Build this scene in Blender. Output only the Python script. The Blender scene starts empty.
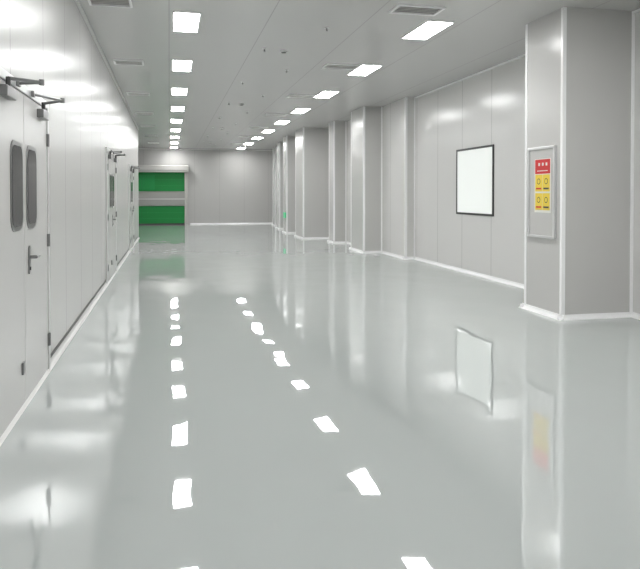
import bpy, bmesh, math
from mathutils import Vector, Matrix

sc = bpy.context.scene
sc.view_settings.view_transform = 'Standard'
H = 3.52; CAMZ = 1.42
XL = -0.98; XR = 5.24; YB = -5.0; YF = 32.4; YLE = 22.8; XRC = -3.2

# ------------------------------------------------------------ materials
def mat(name, col, rough=0.5, metal=0.0, spec=0.5, emis=None, estr=0.0, bump=None, joint=None, coat=0.0, var=0.0, ior=1.5, wavy=None):
    m = bpy.data.materials.new(name); m.use_nodes = True
    nt = m.node_tree; N = nt.nodes; L = nt.links
    b = N['Principled BSDF']
    b.inputs['Base Color'].default_value = (*col, 1)
    b.inputs['Roughness'].default_value = rough
    b.inputs['Metallic'].default_value = metal
    b.inputs['Specular IOR Level'].default_value = spec
    b.inputs['IOR'].default_value = ior
    b.inputs['Coat Weight'].default_value = coat
    if emis:
        b.inputs['Emission Color'].default_value = (*emis, 1)
        b.inputs['Emission Strength'].default_value = estr
    geo = N.new('ShaderNodeNewGeometry')
    colsock = None
    if var > 0:
        n = N.new('ShaderNodeTexNoise'); n.inputs['Scale'].default_value = 1.3; n.inputs['Detail'].default_value = 3
        L.new(geo.outputs['Position'], n.inputs['Vector'])
        mx = N.new('ShaderNodeMix'); mx.data_type = 'RGBA'
        mx.inputs[6].default_value = (*[c*(1-var) for c in col], 1)
        mx.inputs[7].default_value = (*[min(1, c*(1+var)) for c in col], 1)
        L.new(n.outputs['Fac'], mx.inputs[0]); colsock = mx.outputs[2]
    if joint:
        axes, period, width, dark = joint
        sep = N.new('ShaderNodeSeparateXYZ'); L.new(geo.outputs['Position'], sep.inputs[0])
        last = None
        for ax in axes:
            d = N.new('ShaderNodeMath'); d.operation = 'DIVIDE'; d.inputs[1].default_value = period
            L.new(sep.outputs[ax], d.inputs[0])
            fr = N.new('ShaderNodeMath'); fr.operation = 'FRACT'; L.new(d.outputs[0], fr.inputs[0])
            lt = N.new('ShaderNodeMath'); lt.operation = 'LESS_THAN'; lt.inputs[1].default_value = width/period
            L.new(fr.outputs[0], lt.inputs[0])
            if last is None: last = lt.outputs[0]
            else:
                mm = N.new('ShaderNodeMath'); mm.operation = 'MAXIMUM'
                L.new(last, mm.inputs[0]); L.new(lt.outputs[0], mm.inputs[1]); last = mm.outputs[0]
        mj = N.new('ShaderNodeMix'); mj.data_type = 'RGBA'
        if colsock: L.new(colsock, mj.inputs[6])
        else: mj.inputs[6].default_value = (*col, 1)
        mj.inputs[7].default_value = (*[c*dark for c in col], 1)
        L.new(last, mj.inputs[0]); colsock = mj.outputs[2]
    if colsock: L.new(colsock, b.inputs['Base Color'])
    if bump:
        scale, dist = bump
        n = N.new('ShaderNodeTexNoise'); n.inputs['Scale'].default_value = scale; n.inputs['Detail'].default_value = 0.0
        L.new(geo.outputs['Position'], n.inputs['Vector'])
        bp = N.new('ShaderNodeBump'); bp.inputs['Strength'].default_value = 1.0; bp.inputs['Distance'].default_value = dist
        L.new(n.outputs['Fac'], bp.inputs['Height']); L.new(bp.outputs[0], b.inputs['Normal'])
    if wavy:
        scale, amp = wavy
        n = N.new('ShaderNodeTexNoise'); n.inputs['Scale'].default_value = scale; n.inputs['Detail'].default_value = 1.0
        L.new(geo.outputs['Position'], n.inputs['Vector'])
        sub = N.new('ShaderNodeVectorMath'); sub.operation = 'SUBTRACT'; sub.inputs[1].default_value = (0.5, 0.5, 0.5)
        L.new(n.outputs['Color'], sub.inputs[0])
        mul = N.new('ShaderNodeVectorMath'); mul.operation = 'MULTIPLY'; mul.inputs[1].default_value = (amp, amp, 0)
        L.new(sub.outputs[0], mul.inputs[0])
        add = N.new('ShaderNodeVectorMath'); add.operation = 'ADD'
        L.new(geo.outputs['Normal'], add.inputs[0]); L.new(mul.outputs[0], add.inputs[1])
        nm = N.new('ShaderNodeVectorMath'); nm.operation = 'NORMALIZE'
        L.new(add.outputs[0], nm.inputs[0]); L.new(nm.outputs[0], b.inputs['Normal'])
    return m

M_floor = mat('epoxy_floor', (0.465, 0.492, 0.482), rough=0.018, spec=0.5, ior=3.6, wavy=(2.4, 0.022), var=0.02)
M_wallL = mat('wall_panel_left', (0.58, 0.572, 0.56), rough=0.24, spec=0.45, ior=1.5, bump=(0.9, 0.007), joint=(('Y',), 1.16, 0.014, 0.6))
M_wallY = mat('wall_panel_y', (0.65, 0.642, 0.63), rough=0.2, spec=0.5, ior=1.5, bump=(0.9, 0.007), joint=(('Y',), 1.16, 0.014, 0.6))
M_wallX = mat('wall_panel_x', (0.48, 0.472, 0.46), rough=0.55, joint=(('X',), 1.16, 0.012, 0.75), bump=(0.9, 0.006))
M_col = mat('column_panel', (0.54, 0.533, 0.52), rough=0.22, bump=(0.9, 0.005))
M_ceil = mat('ceiling_panel', (0.51, 0.507, 0.495), rough=0.26, joint=(('X',), 1.17, 0.012, 0.75), bump=(0.8, 0.004))
M_trim = mat('white_trim', (0.90, 0.90, 0.90), rough=0.25)
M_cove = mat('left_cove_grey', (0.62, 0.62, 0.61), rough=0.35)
M_alu = mat('aluminium', (0.72, 0.72, 0.72), rough=0.3, metal=0.6)
M_door = mat('door_paint', (0.58, 0.572, 0.56), rough=0.22, ior=1.5, bump=(1.0, 0.007))
M_dark = mat('dark_metal', (0.05, 0.05, 0.05), rough=0.4, metal=0.3)
M_gap = mat('shadow_gap', (0.12, 0.12, 0.115), rough=0.6)
M_steel = mat('steel', (0.24, 0.24, 0.24), rough=0.28, metal=0.9)
M_dglass = mat('dark_glass', (0.06, 0.06, 0.06), rough=0.08, spec=0.25)
M_wglass = mat('bright_window_glass', (0.80, 0.82, 0.80), rough=0.08, emis=(0.95, 1, 0.97), estr=0.26)
M_green = mat('green_curtain', (0.0, 0.22, 0.04), rough=0.5)
M_green2 = mat('green_curtain_light', (0.005, 0.27, 0.06), rough=0.45)
M_gray = mat('gray_band', (0.36, 0.36, 0.34), rough=0.45)
M_red = mat('poster_red', (0.60, 0.02, 0.02), rough=0.4)
M_yel = mat('poster_yellow', (0.80, 0.60, 0.06), rough=0.4)
M_paper = mat('poster_paper', (0.72, 0.71, 0.67), rough=0.5)
M_blackp = mat('poster_black', (0.05, 0.05, 0.05), rough=0.5)
M_light = mat('led_panel', (0.9, 0.9, 0.9), rough=0.5, emis=(0.99, 1.0, 0.99), estr=38)
M_vent = mat('vent_frame', (0.50, 0.49, 0.47), rough=0.45)
M_exit = mat('exit_green', (0.0, 0.35, 0.15), rough=0.4, emis=(0.05, 0.9, 0.35), estr=0.2)

# ------------------------------------------------------------ builder
class B:
    def __init__(s, name):
        s.name = name; s.bm = bmesh.new(); s.mats = []
    def mi(s, m):
        if m not in s.mats: s.mats.append(m)
        return s.mats.index(m)
    def box(s, x0, x1, y0, y1, z0, z1, m, bev=0.0):
        r = bmesh.ops.create_cube(s.bm, size=1.0)
        vs = r['verts']
        for v in vs:
            v.co = Vector(((x0+x1)/2+v.co.x*(x1-x0), (y0+y1)/2+v.co.y*(y1-y0), (z0+z1)/2+v.co.z*(z1-z0)))
        fs = set(f for v in vs for f in v.link_faces)
        i = s.mi(m)
        for f in fs: f.material_index = i
        if bev > 0:
            es = list(set(e for v in vs for e in v.link_edges))
            rr = bmesh.ops.bevel(s.bm, geom=es, offset=bev, segments=2, affect='EDGES', profile=0.5)
            for f in rr['faces']: f.material_index = i
        return s
    def cyl(s, p0, p1, r0, m, r1=None, seg=20):
        p0 = Vector(p0); p1 = Vector(p1); d = p1-p0
        rot = Vector((0, 0, 1)).rotation_difference(d.normalized()).to_matrix().to_4x4()
        mx = Matrix.Translation((p0+p1)/2) @ rot
        r = bmesh.ops.create_cone(s.bm, cap_ends=True, segments=seg, radius1=r0, radius2=r0 if r1 is None else r1, depth=d.length, matrix=mx)
        i = s.mi(m)
        for f in set(f for v in r['verts'] for f in v.link_faces): f.material_index = i
        return s
    def prism(s, pts, ext, m):
        ext = Vector(ext)
        a = [s.bm.verts.new(p) for p in pts]; b = [s.bm.verts.new(Vector(p)+ext) for p in pts]
        n = len(pts); i = s.mi(m)
        fs = [s.bm.faces.new(a), s.bm.faces.new(b[::-1])]
        for k in range(n): fs.append(s.bm.faces.new([a[k], b[k], b[(k+1) % n], a[(k+1) % n]]))
        for f in fs: f.material_index = i
        return s
    def done(s, parent=None, smooth=False):
        bmesh.ops.recalc_face_normals(s.bm, faces=s.bm.faces)
        me = bpy.data.meshes.new(s.name); s.bm.to_mesh(me); s.bm.free()
        for m in s.mats: me.materials.append(m)
        o = bpy.data.objects.new(s.name, me); sc.collection.objects.link(o)
        if smooth:
            for p in me.polygons: p.use_smooth = True
        if parent: o.parent = parent
        return o
def empty(name):
    o = bpy.data.objects.new(name, None); sc.collection.objects.link(o); return o

def cove(b, p0, p1, nrm, m, r=0.045):
    """concave quarter-round skirting between floor and wall; p0-p1 on wall foot, nrm into room"""
    p0 = Vector((*p0, 0)); p1 = Vector((*p1, 0)); n = Vector((*nrm, 0))
    pts = [p0+Vector((0, 0, 0.0)), p0+n*(r+0.012)]
    for k in range(7):
        a = math.pi/2*k/6
        pts.append(p0+n*(r+0.004-r*math.sin(a))+Vector((0, 0, r+0.004-r*math.cos(a))))
    pts.append(p0+Vector((0, 0, r+0.008)))
    b.prism(pts, p1-p0, m)

# ------------------------------------------------------------ shell
B('floor').box(XRC-0.2, XR+0.4, YB-0.2, YF+0.2, -0.15, 0, M_floor).done()
B('ceiling').box(XRC-0.2, XR+0.4, YB-0.2, YF+0.2, H, H+0.15, M_ceil).done()
B('wall_left').box(XL-0.2, XL, YB, YLE, 0, H, M_wallL).done()
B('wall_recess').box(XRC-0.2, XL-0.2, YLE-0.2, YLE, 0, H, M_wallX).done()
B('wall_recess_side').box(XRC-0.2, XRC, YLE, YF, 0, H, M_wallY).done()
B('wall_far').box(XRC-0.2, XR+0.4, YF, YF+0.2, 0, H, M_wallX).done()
B('wall_back').box(XL-0.2, XR+0.4, YB-0.2, YB, 0, H, M_wallX).done()
B('wall_right').box(XR, XR+0.4, YB, YF, 0, H, M_wallY).done()
XA = 5.02
B('wall_right_offset').box(XA, XR, 14.05, YF, 0, H, M_wallY).done()

# columns ----------------------------------------------------
def column(x0, x1, y0, y1):
    e = empty('column')
    B('column_cladding').box(x0, x1, y0, y1, 0, H, M_col).done(e)
    b = B('column_corner_trim')
    t = 0.04
    for yy in (y0, y1):
        s = -1 if yy == y0 else 1
        ya, yb = sorted((yy - s*t, yy + s*0.006))
        b.box(x0-0.006, x0+t, ya, yb, 0, H, M_trim, 0.004)
    # trim where the cladding meets the wall
    b.box(x1-0.035, x1, y0-0.012, y0, 0, H, M_trim)
    b.done(e)
    b = B('column_skirting')
    cove(b, (x0-0.055, y0), (x1, y0), (0, -1), M_trim)
    cove(b, (x0, y0-0.055), (x0, y1+0.055), (-1, 0), M_trim)
    cove(b, (x0-0.055, y1), (x1, y1), (0, 1), M_trim)
    b.done(e)
    return e
column(4.33, XR, 6.9, 7.72)
column(4.55, XA, 15.7, 16.85)
column(4.64, XA, 19.1, 19.7)
column(4.13, XA, 21.1, 22.4)
column(4.13, XA, 24.2, 24.9)
column(4.35, XA, 27.2, 27.9)
column(4.60, XA, 30.0, 30.7)

# wall corner at offset
b = B('trim_1'); b.box(XA-0.006, XA+0.04, 14.044, 14.085, 0, H, M_trim).box(XR-0.03, XR, 14.03, 14.05, 0, H, M_trim); b.done()

# baseboards
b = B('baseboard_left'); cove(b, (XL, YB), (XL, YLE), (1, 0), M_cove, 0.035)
b.box(XL, XL+0.006, YB, YLE, 0.045, 0.075, M_gap); b.done()
b = B('baseboard_right')
for a, c in ((YB, 6.9), (7.72, 14.05)): cove(b, (XR, a), (XR, c), (-1, 0), M_trim)
ys = [14.05, 15.7, 16.85, 19.1, 19.7, 21.1, 22.4, 24.2, 24.9, 27.2, 27.9, 30.0, 30.7, YF]
for k in range(0, len(ys), 2): cove(b, (XA, ys[k]), (XA, ys[k+1]), (-1, 0), M_trim)
cove(b, (XA-0.05, 14.05), (XR, 14.05), (0, -1), M_trim)
b.done()
b = B('baseboard_far'); cove(b, (0.95, YF), (XA, YF), (0, -1), M_trim); cove(b, (XRC, YF), (-1.6, YF), (0, -1), M_trim); b.done()
# ceiling coves
b = B('trim_2')
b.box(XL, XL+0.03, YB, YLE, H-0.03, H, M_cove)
b.done()
b = B('trim_3')
b.box(XR-0.03, XR, YB, 6.9, H-0.03, H, M_trim); b.box(XR-0.03, XR, 7.72, 14.05, H-0.03, H, M_trim)
b.done()
b = B('trim_4'); b.box(XRC, XA, YF-0.03, YF, H-0.03, H, M_trim); b.done()
b = B('trim_5'); b.box(XL-0.03, XL+0.006, YLE-0.03, YLE+0.006, 0, H, M_trim); b.done()

# ------------------------------------------------------------ window
def window(name, y0, y1, z0, z1):
    e = empty(name)
    b = B('window_frame'); t = 0.035; x0, x1 = XR-0.02, XR+0.0
    b.box(x0, x1, y0, y1, z0, z0+t, M_dark).box(x0, x1, y0, y1, z1-t, z1, M_dark)
    b.box(x0, x1, y0, y0+t, z0+t, z1-t, M_dark).box(x0, x1, y1-t, y1, z0+t, z1-t, M_dark)
    b.done(e)
    B('window_pane').box(XR-0.01, XR, y0+t, y1-t, z0+t, z1-t, M_wglass).done(e)
window('window_1', 10.35, 11.83, 1.05, 2.24)

# ------------------------------------------------------------ left doors
def rounded_rect_prism(b, x, y0, y1, z0, z1, r, t, m):
    pts = []
    for cy, cz, a0 in ((y1-r, z1-r, 0), (y0+r, z1-r, 90), (y0+r, z0+r, 180), (y1-r, z0+r, 270)):
        for k in range(7):
            a = math.radians(a0+15*k); pts.append((x, cy+r*math.cos(a), cz+r*math.sin(a)))
    b.prism(pts, (t, 0, 0), m)

def double_door(name, yc, w=0.88, h=2.1):
    e = empty(name); x = XL
    b = B('door_frame')
    f = 0.06
    b.box(x, x+0.03, yc-w-f, yc-w, 0, h+f, M_alu, 0.004).box(x, x+0.03, yc+w, yc+w+f, 0, h+f, M_alu, 0.004)
    b.box(x, x+0.03, yc-w, yc+w, h, h+f, M_alu, 0.004)
    b.box(x, x+0.004, yc-w, yc+w, 0, h, M_gap)
    b.done(e)
    for s in (-1, 1):
        ya, yb = (yc-w+0.006, yc-0.004) if s < 0 else (yc+0.004, yc+w-0.006)
        B('leaf_%d' % (1 if s < 0 else 2)).box(x+0.004, x+0.022, ya, yb, 0.012, h-0.006, M_door, 0.003).done(e)
        b = B('vision_panel_%d' % (1 if s < 0 else 2))
        wa, wb = (yc-0.42, yc-0.06) if s < 0 else (yc+0.06, yc+0.42)
        rounded_rect_prism(b, x+0.022, wa, wb, 1.18, 1.76, 0.09, 0.006, M_steel)
        rounded_rect_prism(b, x+0.0225, wa+0.03, wb-0.03, 1.21, 1.73, 0.07, 0.008, M_dglass)
        b.done(e)
        # closer
        b = B('door_closer_%d' % (1 if s < 0 else 2))
        ca = yc + s*(w-0.30)
        b.box(x+0.022, x+0.072, ca-0.12, ca+0.12, h-0.11, h-0.045, M_steel, 0.006)
        b.cyl((x+0.05, ca, h-0.045), (x+0.05, ca, h+0.015), 0.014, M_dark)
        b.cyl((x+0.05, ca, h+0.008), (x+0.21, ca-s*0.16, h+0.012), 0.011, M_steel)
        b.cyl((x+0.21, ca-s*0.16, h+0.012), (x+0.035, ca-s*0.34, h+0.03), 0.010, M_steel)
        b.cyl((x+0.21, ca-s*0.16, h-0.005), (x+0.21, ca-s*0.16, h+0.03), 0.016, M_steel)
        b.box(x+0.028, x+0.05, ca-s*0.34-0.03, ca-s*0.34+0.03, h+0.01, h+0.05, M_steel, 0.004)
        b.done(e)
        # hinges
        b = B('hinges_%d' % (1 if s < 0 else 2))
        for z in (0.25, 1.05, 1.85):
            yy = yc+s*(w-0.002); b.cyl((x+0.033, yy, z-0.05), (x+0.033, yy, z+0.05), 0.011, M_steel)
            b.box(x+0.02, x+0.036, yy-0.02, yy+0.02, z-0.05, z+0.05, M_steel)
        b.done(e)
    # lever handle
    b = B('lever_handle'); hy = yc+0.14
    rounded_rect_prism(b, x+0.022, hy-0.028, hy+0.028, 0.86, 1.06, 0.026, 0.008, M_steel)
    b.cyl((x+0.03, hy, 0.98), (x+0.075, hy, 0.98), 0.012, M_steel)
    b.cyl((x+0.07, hy-0.008, 0.98), (x+0.07, hy+0.13, 0.975), 0.010, M_steel)
    b.cyl((x+0.03, hy, 0.90), (x+0.036, hy, 0.90), 0.012, M_dark)
    b.done(e)
    b = B('floor_bolts')
    for s in (-1,):
        yy = yc+s*0.1
        b.box(x+0.022, x+0.036, yy-0.03, yy+0.03, 0.22, 0.30, M_steel, 0.003)
    b.done(e)
double_door('door_1', 4.93)
double_door('door_2', 12.1)
double_door('door_3', 18.4)

# ------------------------------------------------------------ far green roller door
e = empty('roller_door')
d0, d1, yy = -1.40, 0.70, YF
b = B('door_curtain')
b.box(d0, d1, yy-0.10, yy-0.02, 0.05, 0.86, M_green).box(d0, d1, yy-0.10, yy-0.02, 1.55, 2.42, M_green)
for z in (0.28, 0.55, 1.80, 2.08): b.box(d0, d1, yy-0.108, yy-0.10, z, z+0.02, M_green2)
b.box(d0+0.05, d0+0.75, yy-0.106, yy-0.10, 1.62, 2.30, M_green2)
b.done(e)
b = B('door_band'); b.box(d0, d1, yy-0.13, yy-0.02, 0.88, 1.53, M_gray, 0.01).box(d0, d1, yy-0.14, yy-0.13, 1.17, 1.21, M_alu); b.done(e)
b = B('bottom_seal'); b.box(d0, d1, yy-0.12, yy-0.02, 0.0, 0.06, M_dark); b.done(e)
b = B('side_guides'); b.box(d0-0.14, d0, yy-0.18, yy, 0, 2.45, M_vent, 0.01).box(d1, d1+0.14, yy-0.18, yy, 0, 2.45, M_vent, 0.01); b.done(e)
b = B('roller_housing'); b.box(d0-0.18, d1+0.18, yy-0.36, yy, 2.42, 2.74, M_vent, 0.03).box(d0-0.1, d1+0.1, yy-0.365, yy-0.36, 2.5, 2.52, M_gap); b.done(e)

# ------------------------------------------------------------ notice board on column
e = empty('notice_board')
xc = 4.33; ya, yb, za, zb = 7.02, 7.62, 0.90, 1.98
b = B('board_frame'); t = 0.03
b.box(xc-0.03, xc-0.0, ya, yb, za, za+t, M_alu, 0.004).box(xc-0.03, xc, ya, yb, zb-t, zb, M_alu, 0.004)
b.box(xc-0.03, xc, ya, ya+t, za+t, zb-t, M_alu, 0.004).box(xc-0.03, xc, yb-t, yb, za+t, zb-t, M_alu, 0.004)
b.box(xc-0.012, xc, ya+t, yb-t, za+t, zb-t, M_col); b.done(e)
b = B('notice_poster')
p0, p1 = 7.13, 7.46
b.box(xc-0.014, xc-0.012, p0-0.012, p1+0.012, 1.20, 1.84, M_paper)
b.box(xc-0.015, xc-0.014, p0, p1, 1.66, 1.83, M_red)
for k in range(3): b.box(xc-0.017, xc-0.015, p0+0.06+k*0.08, p0+0.095+k*0.08, 1.755, 1.79, M_paper)
b.box(xc-0.017, xc-0.015, p0+0.05, p1-0.05, 1.69, 1.70, M_paper)
# yellow warning pictogram cards: 2 x 2
for zz in (1.23, 1.45):
    for k in range(2):
        a = p0+0.005+k*0.164
        b.box(xc-0.0155, xc-0.014, a, a+0.156, zz, zz+0.2, M_yel)
        b.cyl((xc-0.0165, a+0.078, zz+0.12), (xc-0.0155, a+0.078, zz+0.12), 0.036, M_blackp)
        b.cyl((xc-0.0172, a+0.078, zz+0.12), (xc-0.0165, a+0.078, zz+0.12), 0.027, M_yel)
        b.box(xc-0.0165, xc-0.0155, a+0.02, a+0.136, zz+0.025, zz+0.045, M_red if k else M_blackp)
b.done(e)

# ------------------------------------------------------------ exit sign
b = B('exit_sign'); b.box(4.10, 4.13, 24.35, 24.75, 0.55, 0.75, M_exit, 0.004).done()

# ------------------------------------------------------------ ceiling lights
def light(x, y, w=0.32, l=0.92):
    b = B('ceiling_light_panel')
    z0 = H-0.012; f = 0.02
    b.box(x-w/2-f, x+w/2+f, y-l/2-f, y-l/2, z0, H, M_trim).box(x-w/2-f, x+w/2+f, y+l/2, y+l/2+f, z0, H, M_trim)
    b.box(x-w/2-f, x-w/2, y-l/2, y+l/2, z0, H, M_trim).box(x+w/2, x+w/2+f, y-l/2, y+l/2, z0, H, M_trim)
    b.box(x-w/2, x+w/2, y-l/2, y+l/2, z0+0.004, H, M_light)
    b.done()
for k in range(-4, 9):
    y = 8.5+2.87*k
    if y < YF-0.9: light(0.21, y, 0.29)
    y = 8.25+2.87*k
    if y < YF-0.9: light(3.23, y, 0.32)

# ------------------------------------------------------------ vents
def vent(x, y, w=0.56, l=0.34):
    b = B('air_vent_grille'); z0 = H-0.018; f = 0.03
    b.box(x-w/2, x+w/2, y-l/2, y-l/2+f, z0, H, M_trim).box(x-w/2, x+w/2, y+l/2-f, y+l/2, z0, H, M_trim)
    b.box(x-w/2, x-w/2+f, y-l/2+f, y+l/2-f, z0, H, M_trim).box(x+w/2-f, x+w/2, y-l/2+f, y+l/2-f, z0, H, M_trim)
    b.box(x-w/2+f, x+w/2-f, y-l/2+f, y+l/2-f, H-0.003, H, M_dark)
    n = 5
    for k in range(n):
        yy = y-l/2+f+(k+0.5)*(l-2*f)/n
        b.prism([(x-w/2+f, yy-0.006, H-0.006), (x-w/2+f, yy-0.004, H-0.004), (x-w/2+f, yy+0.006, H-0.010), (x-w/2+f, yy+0.004, H-0.012)], (w-2*f, 0, 0), M_vent)
    b.done()
for k in range(-3, 7):
    vent(2.76, 7.35+3.5*k)
    vent(-0.62, 7.75+3.5*k, 0.46)

# sprinklers / detectors
HT = H-0.001
def sprinkler(x, y):
    b = B('fire_sprinkler')
    b.cyl((x, y, H-0.006), (x, y, HT), 0.03, M_trim); b.cyl((x, y, H-0.04), (x, y, H-0.006), 0.008, M_steel)
    b.cyl((x, y, H-0.045), (x, y, H-0.04), 0.016, M_steel); b.done()
def detector(x, y):
    b = B('smoke_detector'); b.cyl((x, y, H-0.02), (x, y, HT), 0.05, M_trim); b.cyl((x, y, H-0.04), (x, y, H-0.02), 0.028, M_steel, 0.04); b.done()
for k in range(8):
    sprinkler(1.35, 6.8+3.0*k); sprinkler(1.95, 8.4+3.0*k)
    if k % 2 == 0: detector(1.65, 9.9+3.0*k)

# ------------------------------------------------------------ world + camera
w = bpy.data.worlds.new('world'); sc.world = w; w.use_nodes = True
w.node_tree.nodes['Background'].inputs[0].default_value = (0.8, 0.85, 0.9, 1)
w.node_tree.nodes['Background'].inputs[1].default_value = 0.3
cd = bpy.data.cameras.new('camera'); co = bpy.data.objects.new('camera', cd); sc.collection.objects.link(co)
co.location = (0, 0, CAMZ)
co.rotation_euler = (math.radians(89.0), 0, math.radians(-12.5))
cd.sensor_width = 36; cd.lens = 38.25; cd.shift_y = -78.6/640; cd.clip_end = 200
sc.camera = co
